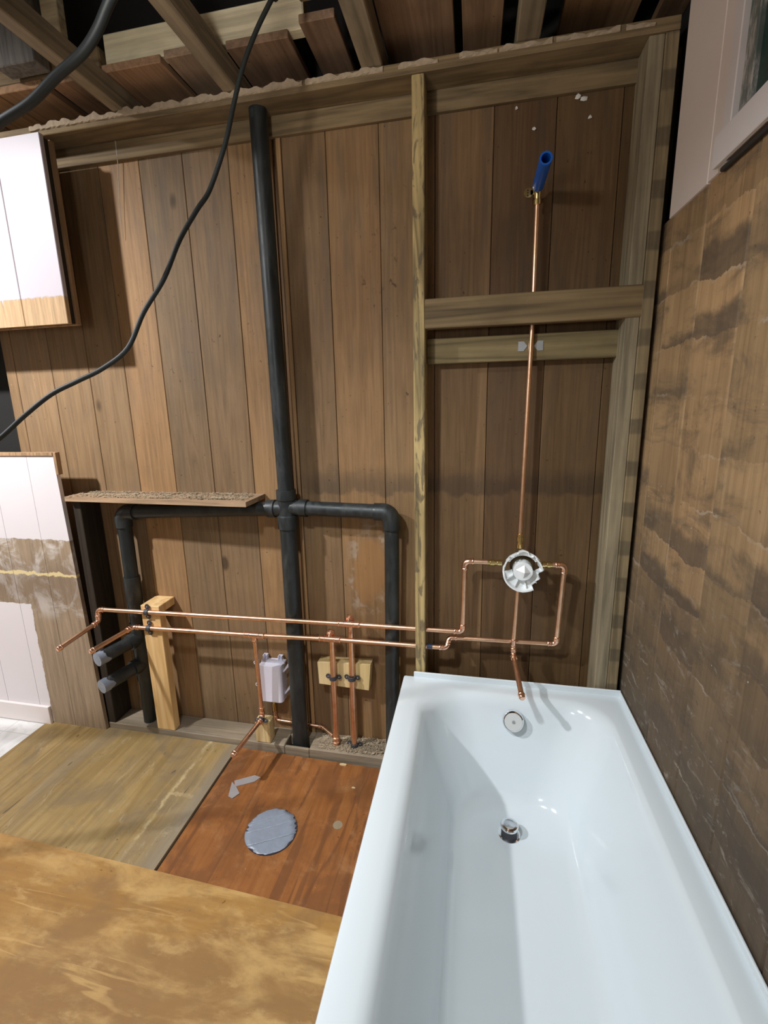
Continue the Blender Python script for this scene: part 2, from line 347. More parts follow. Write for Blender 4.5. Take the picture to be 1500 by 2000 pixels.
M_sub = plain('dark_subfloor', (.06, .045, .03), .9)
# pipes etc
def copper():
    t = NT('copper'); P = t.pos(); n = t.noise(P, 30, 5, .6); n2 = t.noise(P, 9, 4)
    c = t.ramp(n, [(.3, (.80, .46, .28)), (.6, (.92, .60, .41))]); c = t.mix(t.math('MULTIPLY', t.step(n2, .5, .75), .5), c, (.66, .38, .20))
    return t.out(c, t.ramp(n2, [(.3, .30), (.8, .44)]), 1.)
M_cu = copper()
M_cufit = plain('bright_copper_fitting', (.95, .56, .39), .26, 1., var=.12, vs=40)
M_brass = plain('brass', (.80, .62, .28), .25, 1.)
def abs_():
    t = NT('black_abs_plastic'); P = t.pos(); n = t.noise(t.vmath('MULTIPLY', P, (1, 1, .3)), 22, 6, .7, .5)
    c = t.ramp(n, [(.45, (.016, .020, .021)), (.64, (.035, .04, .04)), (.82, (.16, .155, .13))])
    return t.out(c, t.ramp(n, [(.4, .36), (.7, .6)]), 0, .5)
M_abs = abs_()
M_tape = plain('grey_duct_tape', (.235, .27, .33), .34, .0, .6, .15, 38, .7)
M_tapewarm = plain('dusty_duct_tape', (.30, .28, .28), .5, .0, .5, .15, 30, .3)
M_blacktape = plain('dark_rubber', (.035, .035, .04), .6)
M_strap = plain('black_plastic_strap', (.05, .052, .06), .45)
M_bluetape = plain('dark_blue_sleeve', (.03, .05, .10), .5)
M_plastic = plain('white_plastic', (.86, .85, .97), .3, 0, .5, .03)
M_plastic2 = plain('frosted_white_plastic', (.90, .93, .93), .25, 0, .5, .04)
M_blue = plain('blue_plastic', (.01, .12, .55), .4, 0, .5, .08)
M_enamel = plain('white_enamel', (.74, .81, .845), .12, 0, .55, .015, 2)
M_chrome = plain('chrome', (.82, .83, .85), .08, 1., var=.02)
M_plate = plain('brushed_plate', (.78, .80, .78), .28, .25, var=.03)
M_steel = plain('galvanised_steel', (.55, .58, .60), .4, .8)
M_cord = plain('black_rubber_cord', (.014, .018, .018), .55, 0, .5, .2, 60)
M_plaster = plain('crumbling_plaster', (.44, .34, .235), .95, var=.35, vs=60, bump=.6)
M_chalk = plain('white_flock', (.72, .68, .62), .9)
M_web = plain('cobweb', (.45, .42, .36), .9)
M_dust = wood('loose_debris', (.18, .13, .09), (.38, .30, .20), (.60, .50, .36), 'x', 60)
M_green = None
t = NT('green_painted_pane'); W = t.pos(False); n = t.noise(W, 5, 4)
M_green = t.out(t.ramp(n, [(.3, (.018, .05, .042)), (.7, (.035, .085, .07))]), .25)
t = NT('flaking_jamb'); W = t.pos(); n = t.noise(t.vmath('MULTIPLY', W, (1, 1, .3)), 40, 5, .7)
M_jamb = t.out(t.ramp(n, [(.42, (.13, .16, .145)), (.5, (.20, .21, .19)), (.62, (.50, .47, .44))]), .7)
M_dark = plain('dark_attic_wood', (.035, .026, .02), .9)
M_roomwall = plain('off_white_room_wall', (.62, .58, .52), .8, var=.05, vs=3)

# ------------------------------------------------------------------ floor
S = .012                                           # siding face
floor = struct(box('floor', M_sub, (-3.4, -2.8, -.06), (.05, .06, -.022), None, 0))
o = MB().prism([(-2.455, -.096), (-1.486, -.098), (-1.484, -.655), (-2.455, -.625)], -.02, .010).build('plywood_sheet', M_sheet_old, floor); part(o, 'worn grey-tan old plywood sheet')
o = MB().prism([(-1.481, -.099), (-.74, -.112), (-.74, -.682), (-1.479, -.655)], -.02, .001).build('plywood_sheet', M_sheet_brown, floor); part(o, 'red-brown plywood sheet with dark grain')
o = MB().prism([(-3.4, -.592), (-2.457, -.627), (-1.482, -.657), (.04, -.709), (.04, -2.8), (-3.4, -2.8)], -.02, .014).build('plywood_sheet', M_sheet_front, floor); part(o, 'pale yellow-brown plywood sheet nearest the camera')
o = MB().prism([(-3.4, -.09), (-2.458, -.09), (-2.460, -.622), (-3.4, -.588)], -.02, .006).build('vinyl_tile', M_vinyl, floor); part(o, 'white marbled vinyl flooring')

part(MB().sweep([(-.957, -.386, .0004), (-.957, -.386, .0016)], .017, 20).build('plug', M_sheet_old, floor), 'round wooden plug in the red-brown sheet')
# ------------------------------------------------------------------ back wall
wall = struct(box('wall_back', M_felt, (-3.4, .10, -.02), (.12, .13, 3.4), None, 0))
TAN = (1.0, 1.0, 1.0)
sid = [(-2.465, -2.413, (.9, .88, .85)), (-2.413, -2.233, (.98, .98, .98)), (-2.233, -2.055, (.92, .92, .90)), (-2.055, -1.887, (.88, .89, .88)),
       (-1.887, -1.717, (1.12, 1.04, .94)), (-1.717, -1.543, (.72, .75, .78)), (-1.543, -1.368, (.80, .81, .82)), (-1.368, -1.205, (1.05, .98, .88)),
       (-1.172, -1.017, (.72, .69, .65)), (-1.017, -.838, (.92, .84, .73)), (-.838, -.657, (.86, .83, .77)), (-.657, -.476, (.68, .63, .57)),
       (-.476, -.294, (.43, .38, .33)), (-.294, -.111, (.47, .43, .36)), (-.111, .07, (.40, .36, .28))]
def plank(name, mat, x0, x1, y, th, z0, z1, parent, color, axis='y', ch=.0018):
    g = .0008; a, b = x0+g, x1-g
    prof = [(a, y+ch), (a+ch, y), (b-ch, y), (b, y+ch), (b, y+th), (a, y+th)]
    m = MB()
    if axis == 'y': m.prism(prof, z0, z1)
    else: m.prism([(q, p) for p, q in prof], z0, z1)
    return m.build(name, mat, parent, color)
for x0, x1, c in sid: plank('siding_board', M_siding, x0, x1, S, .022, -.01, 2.39, wall, c)
plank('siding_board', M_siding, -1.205, -1.190, S+.004, .018, -.01, 2.39, wall, (.7, .62, .55))
plank('siding_board', M_siding, -1.190, -1.172, S-.004, .026, -.01, 2.39, wall, (1.25, 1.15, 1.0))
o = box('ledger_strip', M_frame_x, (-2.3, S-.016, 2.312), (-.012, S-.0005, 2.372), wall)
o = box('top_plate', M_frame_x, (-3.3, -.094, 2.372), (-.012, S+.07, 2.404), wall, .002)
o = box('stud', M_stud, (-.717, -.0915, .036), (-.680, S-.0005, 2.3715), wall, .0025); part(o, 'weathered yellow-grey stud with bold grain')
o = box('stud', M_corner, (-.085, -.088, .036), (-.046, S-.0005, 2.3715), wall, .002)
o = box('stud', M_corner2, (-.0455, -.092, .036), (-.012, S-.0005, 2.3715), wall, .002); part(o, 'corner stud with dark lath marks')
box('stud', bare('shade_dark_stud', (.03, .022, .015), axis='z'), (-2.134, -.0935, .036), (-2.097, S-.0005, 1.0775), wall, .002)  # near-black colour paints in the shade behind the panel edge
M_brace = bare('brown_brace_wood', (.19, .13, .064), axis='x', rings=.9, grain=32)
box('cross_brace', M_brace, (-.6795, -.0915, 1.668), (-.0205, -.0535, 1.758), wall, .002)
box('cross_brace', bare('olive_brace_wood', (.22, .165, .078), axis='x', rings=.6, grain=30, stain=(.13, .11, .07)), (-.6795, -.026, 1.563), (-.0455, S-.0005, 1.645), wall, .002)
for x0, x1 in ((-2.135, -1.275), (-1.165, -.80)):
    box('sole_plate', M_sole, (x0, -.0945, -.018), (x1, S-.001, .036), wall, .003)
box('sole_plate', M_sole, (-1.2745, -.025, -.018), (-1.1655, S-.001, .034), wall, .003)
box('sole_plate', M_sole, (-1.274, -.0945, -.018), (-1.1655, -.083, .033), wall, .003)
# galvanised nail plates on the lower brace
for px, m in ((-.37, 1), (-.319, -1)):
    q = MB().prism([(px-.013*m, 1.592), (px+.004*m, 1.592), (px+.015*m, 1.607), (px+.004*m, 1.622), (px-.013*m, 1.622)], -.0285, -.0262, 'y').build('nail_plate', M_steel, wall)
    part(q, 'grey metal nail plate')
# ragged plaster edge along the front of the top plate
def ragged(x0, x1, n, z0, h, y, dy, name='plaster_edge'):
    vs = []; fs = []
    for i in range(n+1):
        x = x0 + (x1-x0)*i/n; hh = h*(.75 + .3*math.sin(x*31) *math.sin(x*77+1) + random.uniform(-.12, .12)); d = dy*random.uniform(.85, 1.1)
        vs += [(x, y, z0), (x, y-d, z0+random.uniform(0, .004)), (x, y-d*random.uniform(.5, 1), z0+hh), (x, y, z0+hh*1.1)]
    for i in range(n):
        a, b = i*4, i*4+4
        fs += [(a, a+1, b+1, b), (a+1, a+2, b+2, b+1), (a+2, a+3, b+3, b+2), (a+3, a, b, b+3)]
    fs += [(0, 1, 2, 3), (n*4+3, n*4+2, n*4+1, n*4)]
    m = MB(); m.add(vs, fs); return m.build(name, M_plaster, wall)
for x0, x1, h in ((-2.05, -1.05, .024), (-1.04, -.80, .018), (-.755, -.64, .016), (-.58, -.475, .015), (-.47, -.33, .014), (-.32, -.16, .013), (-.145, -.075, .012)):
    ragged(x0, x1, max(6, int((x1-x0)*110)), 2.387, h, -.0945, .005)

# ------------------------------------------------------------------ right wall and window
wr = struct(box('wall_right', M_felt, (.03, -2.8, -.02), (.06, .12, 3.4), None, 0))
ys = [.012, -.138, -.338, -.541, -.722, -.92, -1.12, -1.31, -1.51, -1.71, -1.91, -2.11, -2.31, -2.51, -2.8]
for i in range(len(ys)-1):
    c = random.choice([(1.0, .98, .95), (.9, .88, .86), (1.05, 1.0, .95), (.85, .82, .78)])
    painted_above = ys[i] > -.45
    ztop = 1.918 if painted_above or ys[i] > -1.3 else 2.45
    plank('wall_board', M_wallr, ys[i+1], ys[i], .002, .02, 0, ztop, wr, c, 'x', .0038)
plank('painted_board', M_paint, -.338, -.118, -.004, .026, 1.915, 2.45, wr, None, 'x', .002)
plank('painted_board', M_paint, -.402, -.338, -.004, .026, 1.917, 2.45, wr, None, 'x', .002)
win = struct(empty('window_1', (0, -.9, 1.9)))
def wx(name, m, y0, y1, z0, z1, x0, x1, c=.002): return box(name, m, (x0, y0, z0), (x1, y1, z1), win, c)
wx('casing', M_trimpaint, -.437, -.402, 1.918, 2.5, -.012, .024)
wx('sill', M_trimpaint, -1.4, -.402, 1.918, 1.982, -.024, -.0125)
wx('sill', M_trimpaint, -1.4, -.4375, 1.925, 1.984, -.012, .02)
wx('jamb', M_jamb, -.478, -.4375, 1.9845, 2.5, .000, .024)
wx('apron_strip', M_dark, -1.4, -.41, 1.909, 1.9175, -.010, .0015)
wx('pane', M_green, -1.36, -.4785, 1.9845, 2.5, .010, .016, 0)
wx('casing', M_trimpaint, -1.4, -1.36, 1.985, 2.5, -.012, .024)

# ------------------------------------------------------------------ ceiling
ce = struct(box('ceiling', M_dark, (-3.4, -2.8, 3.30), (.06, .12, 3.34), None, 0))
ZB = 2.476
for x0, x1, yn, c in ((-2.5, -2.26, -.15, (.9, .8, .7)), (-2.25, -2.105, -.15, (1.5, 1.35, 1.1)), (-2.10, -1.925, -.15, (1.25, 1.15, 1.)), (-1.895, -1.778, -.15, (1.15, 1.05, 1.)), (-1.69, -1.482, -.155, (1.25, 1.15, 1.05)), (-1.462, -1.345, -.165, (1.0, 1.05, 1.1)),
                      (-1.262, -1.066, -.155, (.75, .72, .72)), (-1.018, -.915, -.195, (.75, .72, .72)), (-.80, -.596, -.215, (.85, .8, .75)), (-.573, -.462, -.21, (.85, .8, .72)),
                      (-.302, -.10, -.22, (.9, .82, .66)), (-.045, .03, -.22, (.8, .75, .65))):
    box('ceiling_board', M_ceil, (x0, yn, ZB), (x1, .10, ZB+.022), ce, .002, c)
for x0, x1, n in ((-1.716, -1.672, -.66), (-1.312, -1.262, -.66), (-.865, -.802, -.9), (-.425, -.362, -.9)):
    box('joist', M_frame_y, (x0, n, 2.4045), (x1, .10, ZB-.001), ce, .003)
o = box('header_beam', M_beam, (-1.68, -.145, ZB+.0225), (-1.02, -.105, 2.585), ce, .004); part(o, 'pale cream sawn header beam')
o = box('header_beam', M_frame_x, (-2.7, -.145, ZB+.0225), (-1.7, -.105, 2.56), ce, .004)
o = box('header_beam', M_frame_x, (-1.0, -.26, ZB+.0225), (.03, -.225, 2.56), ce, .004)
box('attic_post', M_beam, (-1.86, -.18, 2.53), (-1.80, -.146, 3.2), ce, .003)
box('attic_post', bare('grey_attic_wood', (.16, .145, .125), axis='z'), (-2.02, -.22, 2.50), (-1.87, -.16, 3.2), ce, .003)
o = box('roof_panel', M_ceil, (-1.06, -1.2, 2.62), (.03, -.265, 2.64), ce, .002, (1.3, 1.1, .8))
box('roof_panel', M_dark, (-3.3, .14, 2.3), (.06, .16, 3.3), ce, 0)
# the rest of the room, behind and beside the camera
wl = struct(box('wall_left', M_roomwall, (-3.42, -2.8, -.02), (-3.4, .1, 3.3), None, 0))
wf = struct(box('wall_front', M_roomwall, (-3.4, -2.83, -.02), (.06, -2.8, 3.3), None, 0))

# ------------------------------------------------------------------ painted wall panels on the left
pu = thing('painted_wall_panel', (-2.6, -.15, 1.75), 'white painted board panel hanging at upper left with bare wood foot', 'wall panel')
xs = [-1.953, -2.14, -2.32, -2.50, -2.68, -2.86, -3.04]
for i in range(len(xs)-1):
    plank('plank', M_paint_up, xs[i+1], xs[i], -.160, .016, 1.745, 2.345, pu, None)
box('backing_board', M_bareedge, (-3.04, -.1135, 1.747), (-1.958, -.0955, 2.345), pu, .001)
box('furring_strip', M_dark, (-2.03, -.1435, 1.75), (-1.966, -.114, 2.345), pu, .001)
box('furring_strip', M_dark, (-3.04, -.1435, 1.75), (-2.98, -.114, 2.345), pu, .001)
pl = thing('lower_wall_panel', (-2.6, -.1, 0), 'half painted wall panel at lower left with plaster smears and glue line', 'wall panel')
xs = [-2.135, -2.30, -2.48, -2.66, -2.84, -3.02, -3.2]
for i in range(len(xs)-1):
    zt = 1.19 if i == 0 else 1.262
    m = MB(); x0, x1 = xs[i+1]+.0008, xs[i]-.0008
    if i == 0: m.prism([(x0, .008), (x1, .008), (x1-.032, 1.185), (x1-.032, 1.262), (x0, 1.262)], -.112, -.094, 'y')
    else: m.prism([(x0, .008), (x1, .008), (x1, 1.262), (x0, 1.262)], -.112, -.094, 'y')
    m.build('plank', M_paint_low, pl)
box('top_trim', M_bareedge, (-3.2, -.118, 1.2625), (-2.166, -.094, 1.276), pl, .001)
box('edge_trim', M_bareedge, (-2.1655, -.116, 1.186), (-2.152, -.095, 1.276), pl, .001)
box('skirting_board', M_trimpaint, (-3.2, -.126, .008), (-2.422, -.1125, .098), pl, .002)

# ------------------------------------------------------------------ bathtub
tub = thing('bathtub', (-.38, -.87, 0), 'white enamel alcove bathtub under the copper spout stub', 'bathtub')
H = .425
X0, X1, Y0, Y1 = -.762, -.001, -1.634, -.0965
def rrect(x0, x1, y0, y1, r, n):      # n points per corner, constant count
    pts = []
    for cx, cy, a0 in ((x1-r, y1-r, 0), (x0+r, y1-r, 90), (x0+r, y0+r, 180), (x1-r, y0+r, 270)):
        for k in range(n): a = math.radians(a0 + 90*k/(n-1)); pts.append((cx+r*math.cos(a), cy+r*math.sin(a)))
    return pts
prof = [  # x0, x1, y0, y1, radius, z
    (X0, X1, Y0, Y1, .003, .0), (X0, X1, Y0, Y1, .003, .12), (X0, X1, Y0, Y1, .004, H-.010), (X0+.003, X1-.003, Y0+.003, Y1-.003, .006, H-.002), (X0+.012, X1-.010, Y0+.01, Y1-.01, .01, H),
    (-.700, -.060, -1.555, -.150, .11, H-.001), (-.684, -.066, -1.545, -.158, .125, H-.004), (-.668, -.074, -1.535, -.168, .135, H-.014), (-.657, -.082, -1.525, -.177, .14, H-.032), (-.648, -.090, -1.515, -.186, .145, H-.062)]
A = (-.645, -.092, -1.51, -.188, .145, H-.07); B = (-.575, -.172, -1.31, -.262, .13, .165)
for k in range(1, 9):
    f = k/8; prof.append(tuple(a+(b-a)*f for a, b in zip(A, B)))
prof += [(-.568, -.180, -1.29, -.272, .13, .140), (-.558, -.192, -1.265, -.286, .125, .118), (-.545, -.207, -1.24, -.304, .12, .106), (-.52, -.232, -1.21, -.330, .11, .100), (-.46, -.29, -1.15, -.39, .06, .098), (-.40, -.35, -1.05, -.5, .02, .097)]
n = 14; m = MB(); vs = []
for p in prof: vs += [(x, y, p[5]) for x, y in rrect(*p[:5], n)]
N = 4*n; fs = [(i*N+k, i*N+(k+1) % N, (i+1)*N+(k+1) % N, (i+1)*N+k) for i in range(len(prof)-1) for k in range(N)]
fs.append(tuple((len(prof)-1)*N+k for k in range(N)))
m.add(vs, fs, True); shell = m.build('shell', M_enamel, tub)
m = MB().box((-.722, -.1035, H-.004), (-.001, -.0965, H+.020), .0025); m.build('tiling_flange', M_enamel, tub)
m = MB().box((-.0085, -1.62, H-.004), (-.001, -.104, H+.018), .0025); m.build('tiling_flange', M_enamel, tub)
# overflow plate on the sloping end
oc = Vector((-.366, -.2035, .356)); on = Vector((0, -.935, .355)).normalized()
ov = MB().sweep([oc - on*.006, oc + on*.006, oc + on*.0115, oc + on*.013], [.036, .036, .0335, .030], 40).build('overflow_plate', M_chrome, tub)
f_ = MB().sweep([oc + on*.0131, oc + on*.0142], [.0295, .029], 36).build('plate_face', M_plate, ov)
MB().sweep([oc + on*.0143, oc + on*.0165], [.006, .0055], 6, smooth=False).build('screw', M_steel, ov)
dc = Vector((-.384, -.405, .0985))
dr = MB().sweep([dc - Vector((0, 0, .004)), dc + Vector((0, 0, .0015)), dc + Vector((0, 0, .002))], [.034, .034, .030], 36).build('drain_ring', M_chrome, tub)
MB().sweep([dc + Vector((0, 0, .0021)), dc + Vector((0, 0, .028))], [.0245, .0245], 32).build('stopper_body', M_blacktape, dr)
MB().sweep([dc + Vector((0, 0, .0281)), dc + Vector((0, 0, .034)), dc + Vector((0, 0, .0365)), dc + Vector((0, 0, .037))], [.0275, .0275, .025, .018], 36).build('stopper_cap', M_chrome, dr)

# ------------------------------------------------------------------ pipe building
def arc(p, a, b, R, n=8):
    """points of a fillet of radius R at corner p between points a and b, and the two tangent points"""
    p, a, b = Vector(p), Vector(a), Vector(b); u, v = (a-p).normalized(), (b-p).normalized()
    th = math.acos(max(-1, min(1, u.dot(v)))); d = R/math.tan(th/2); c = p + (u+v).normalized()*(R/math.sin(th/2))
    t0, t1 = p+u*d, p+v*d; e0, e1 = t0-c, t1-c; w_ = e0.angle(e1); out = []
    for i in range(n+1):
        f = i/n; out.append(c + (e0*math.sin((1-f)*w_) + e1*math.sin(f*w_))/math.sin(w_))
    return out
def bead(m, p, d, r, w_=.003):
    d = Vector(d).normalized(); p = Vector(p); m.sweep([p-d*w_, p-d*w_*.4, p+d*w_*.4, p+d*w_], [r, r*1.12, r*1.12, r], 18)
def run(parent, pts, r, mat=None, fit=None, R=None, cup=.012, name='pipe', elbow='elbow'):
    mat = mat or M_cu; fit = fit or M_cufit; R = R or r*1.7; pts = [Vector(p) for p in pts]; n = len(pts); starts = [None]*n
    segs = [[pts[i].copy(), pts[i+1].copy()] for i in range(n-1)]
    for i in range(1, n-1):
        a = arc(pts[i], pts[i-1], pts[i+1], R)
        d0 = (pts[i-1]-a[0]).normalized(); d1 = (pts[i+1]-a[-1]).normalized()
        m = MB(); rr = r*1.17
        m.sweep([a[0]+d0*cup] + a + [a[-1]+d1*cup], rr, 18)
        bead(m, a[0]+d0*cup, d0, rr*1.02); bead(m, a[-1]+d1*cup, d1, rr*1.02); bead(m, a[0]+d0*cup*.25, d0, rr*1.0, .002); bead(m, a[-1]+d1*cup*.25, d1, rr*1.0, .002)
        m.build(elbow, fit, parent)
        segs[i-1][1] = a[0]; segs[i][0] = a[-1]
    for s in segs:
        if (s[1]-s[0]).length > .004: MB().sweep(s, r, 18).build(name, mat, parent)
def tee(parent, c, d, b, r, L=.022, bl=.022, name='tee', fit=None, rb=None):
    c, d, b = Vector(c), Vector(d).normalized(), Vector(b).normalized(); m = MB(); rr = r*1.27; rb = (rb or r)*1.24
    m.sweep([c-d*L, c+d*L], rr, 18); m.sweep([c, c+b*bl], rb, 18)
    for s in (-1, 1): bead(m, c+d*L*s, d, rr*1.02); bead(m, c+d*L*.5*s, d, rr*1.0, .002)
    bead(m, c+b*bl, b, rb*1.02); return m.build(name, fit or M_cufit, parent)
def coupling(parent, c, d, r, L=.014, fit=None, name='coupling'):
    c, d = Vector(c), Vector(d).normalized(); m = MB(); m.sweep([c-d*L, c+d*L], r*1.17, 18)
    for s in (-1, 1): bead(m, c+d*L*s, d, r*1.19)
    return m.build(name, fit or M_cufit, parent)
def cap(parent, p, d, r, fit=None, name='end_cap'):
    p, d = Vector(p), Vector(d).normalized(); m = MB()
    m.sweep([p-d*.012, p, p+d*.003, p+d*.0045], [r*1.2, r*1.2, r*1.0, r*.6], 18); bead(m, p-d*.012, d, r*1.22); return m.build(name, fit or M_cufit, parent)

# ------------------------------------------------------------------ black drain and vent pipes
dv = thing('drain_vent_pipe', (-1.22, -.045, 0), 'tall black plastic drain stack with side branches on the board wall', 'pipe')
sy = -.044; sx = -1.213
def seg(name, a, b, r, parent=dv, mat=None, s=28): return MB().sweep([a, b], r, s).build(name, mat or M_abs, parent)
seg('pipe', (-1.222, sy, 2.395), (sx, sy, 1.105), .0295)
m = MB().sweep([(sx, sy, 1.125), (sx, sy, 1.088), (sx, sy, 1.083), (sx, sy, 1.028), (sx, sy, 1.023), (sx, sy, .975)], [.0375, .0375, .033, .033, .0385, .0385], 28)
m.sweep([(sx, sy, 1.056), (sx+.05, sy, 1.056), (sx+.052, sy, 1.056), (sx+.082, sy, 1.055)], [.029, .029, .0335, .0335], 28)
m.sweep([(sx, sy, 1.052), (sx-.045, sy, 1.051), (sx-.047, sy, 1.051), (sx-.078, sy, 1.050)], [.029, .029, .0345, .0345], 28)
m.build('cross_fitting', M_abs, dv)
seg('pipe', (sx, sy, .985), (-1.222, sy, -.018), .0325)
seg('pipe', (sx+.075, sy, 1.055), (-.845, sy, 1.048), .0275)
a = arc((-.806, sy, 1.047), (-.9, sy, 1.048), (-.812, sy, .9), .034, 10)
MB().sweep([a[0]+Vector((-.030, 0, 0))] + a + [a[-1]+Vector((0, 0, -.028))], [.0325]*3+[.033]*(len(a)-2)+[.0325], 28).build('elbow', M_abs, dv)
seg('pipe', (-.808, -.041, 1.0), (-.822, -.034, -.018), .0275)
seg('pipe', (sx-.07, sy, 1.050), (-1.90, sy, 1.022), .0275)
a = arc((-1.944, sy, 1.021), (-1.85, sy, 1.022), (-1.944, sy, .9), .034, 10)
MB().sweep([a[0]+Vector((.030, 0, 0))] + a + [a[-1]+Vector((0, 0, -.03))], .033, 28).build('elbow', M_abs, dv)
seg('pipe', (-1.943, sy, .965), (-1.945, sy, .70), .028)
m = MB().sweep([(-1.945, sy, .735), (-1.945, sy, .62), (-1.945, sy, .615), (-1.945, sy, .52)], [.0335, .0335, .031, .031], 28); m.build('coupling', M_abs, dv)
m = MB().sweep([(-1.945, sy, .525), (-1.946, sy, .25)], .0345, 28)
m.sweep([(-1.946, sy, .455), (-1.962, -.095, .447)], .034, 28); m.sweep([(-1.946, sy, .33), (-1.962, -.095, .325)], .034, 28); m.build('double_tee', M_abs, dv)
for z in (.446, .322):
    e = Vector((-2.004, -.225, z-.004))
    st = seg('stub', (-1.955, -.07, z+.002), e, .0275)
    d = (e - Vector((-1.955, -.07, z+.002))).normalized()
    # duct tape cap: disc with folded skirt of uneven length
    m = MB(); q = 24; a_ = d.orthogonal().normalized(); b_ = d.cross(a_); vs = [e + d*.002]
    for k in range(q): t_ = 2*math.pi*k/q; vs.append(e + d*.0015 + (a_*math.cos(t_)+b_*math.sin(t_))*.0285)
    for k in range(q):
        t_ = 2*math.pi*k/q; L = .018 + .022*max(0, math.sin(t_*2+z*9)) + random.uniform(0, .008); vs.append(e - d*L + (a_*math.cos(t_)+b_*math.sin(t_))*(.0288+random.uniform(0, .0012)))
    m.add(vs, [(0, 1+k, 1+(k+1) % q) for k in range(q)] + [(1+k, 1+(k+1) % q, 1+q+(k+1) % q, 1+q+k) for k in range(q)], True)
    part(m.build('tape_cap', M_tape, st), 'grey duct tape cap')
seg('pipe', (-1.947, sy, .26), (-1.953, sy, -.005), .0285)

# ------------------------------------------------------------------ copper lines
r1, r2 = .0092, .0118
up_ = thing('copper_supply_line', (-1.3, -.08, .6), 'upper horizontal copper pipe with capped stub and drop to the floor', 'pipe')
ty = lambda x: -.108 + (x+2.08)*(.045/1.5)
U0 = Vector((-2.074, -.112, .606)); UT = Vector((-.975, -.079, .608)); UE = Vector((-.546, -.062, .604))
run(up_, [(-2.102, -.300, .523), (-2.074, -.120, .552), U0, UT], r1)
cap(up_, (-2.102, -.300, .523), (-.15, -.98, -.15), r1)
tee(up_, UT, (1, .02, 0), (-.1, .75, .55), r1, .040, .020)
run(up_, [UT, (-.545, -.063, .603), (-.540, -.062, .878), (-.46, -.062, .878)], r1)
run(up_, [UT + Vector((-.002, .016, .012)), UT + Vector((-.004, .036, .018)), (-.981, -.0495, .034)], r2, R=.012, cup=.009)
lo_ = thing('copper_supply_line', (-1.3, -.08, .53), 'lower horizontal copper pipe looping behind to the right of the valve', 'pipe')
L0 = Vector((-1.905, -.108, .533)); LT1 = Vector((-1.363, -.104, .541)); LT2 = Vector((-1.052, -.092, .545))
run(lo_, [(-1.952, -.300, .526), L0 + Vector((-.015, .002, .0)), LT1], r1, R=.018)
cap(lo_, (-1.952, -.300, .526), (-.24, -.97, -.03), r1)
tee(lo_, LT1, (1, .02, 0), (0, 0, -1), r1, .040, .022)
run(lo_, [LT1, LT2], r1)
tee(lo_, LT2, (1, .02, 0), (-.1, .75, .55), r1, .040, .020)
run(lo_, [LT2, (-.602, -.070, .536), (-.594, -.045, .566), (-.212, -.040, .570), (-.204, -.060, .879), (-.245, -.062, .879)], r1)
run(lo_, [LT2 + Vector((-.002, .016, .012)), LT2 + Vector((-.004, .038, .018)), (-1.060, -.050, -.01)], r2, R=.012, cup=.009)
coupling(lo_, (-1.0595, -.050, .062), (0, 0, 1), r2, .010); 
run(lo_, [LT1, (-1.369, -.085, .148), (-1.386, -.305, .150)], r1)
coupling(lo_, (-1.3685, -.0875, .19), (0, 0, 1), r1, .010)
cap(lo_, (-1.386, -.305, .150), (-.08, -1, 0), r1)
part(MB().sweep([(-.676, -.0735, .5385), (-.655, -.0725, .5382)], .0098, 18).build('sleeve', M_bluetape, lo_), 'dark blue pipe sleeve')
# copper feed of the outlet box, run low to the left drop
run(lo_, [(-1.352, .002, .128), (-1.350, .002, .077), (-1.140, .002, .071), (-1.075, -.042, .070)], .0068, R=.010, cup=.008)

# ------------------------------------------------------------------ shower valve
va = thing('shower_valve', (-.345, -.08, .78), 'shower valve in white jagged plastic mud guard with copper riser', 'valve')
VC = Vector((-.345, -.075, .867))
OUT = [(0, .068), (6, .071), (10, .065), (45, .064), (50, .067), (53, .060), (58, .060), (60, .066), (64, .060), (72, .061), (78, .071), (90, .074), (102, .071), (108, .062), (114, .066), (118, .060), (124, .067), (128, .061), (132, .068), (180, .0665), (205, .069), (270, .075), (298, .074), (301, .0745), (303, .060), (312, .059), (328, .064), (332, .069), (338, .061), (346, .055), (354, .058), (360, .068)]
def rout(t_):
    d = math.degrees(t_) % 360
    for (a, p), (b, q) in zip(OUT, OUT[1:]):
        if a <= d <= b: return p + (q-p)*(d-a)/(b-a)
    return .068
def ring_y(c, y0, y1f, r0, r1, q=120, rin=None):
    m = MB(); vs = []
    for k in range(q):
        t_ = 2*math.pi*k/q; cx, cz = math.cos(t_), math.sin(t_); yf = y1f(t_); ro = rout(t_)
        vs += [(c.x+cx*(ro-.008), y0, c.z+cz*(ro-.008)), (c.x+cx*ro, yf, c.z+cz*ro), (c.x+cx*(ro-.0055), yf, c.z+cz*(ro-.0055)), (c.x+cx*(ro-.012), y0, c.z+cz*(ro-.012))]
    m.add(vs, [(k*4+i, k*4+(i+1) % 4, ((k+1) % q)*4+(i+1) % 4, ((k+1) % q)*4+i) for k in range(q) for i in range(4)]); return m
def jag(t_):
    d = math.degrees(t_) % 360; y = -.112
    if 50 < d < 58 or 112 < d < 119 or 128 < d < 133: y = -.098
    if 60 < d < 110: y = -.104
    if 318 < d < 352: y = -.088
    if 300 < d < 318: y = -.100
    if 170 < d < 190 or d < 8 or d > 352: y = -.094
    return y
g = ring_y(VC, -.070, jag, .064, .068).build('mud_guard', M_plastic2, va)
m = MB()                                              # sloping inner apron in the lower half of the guard
q = 30; vs = []
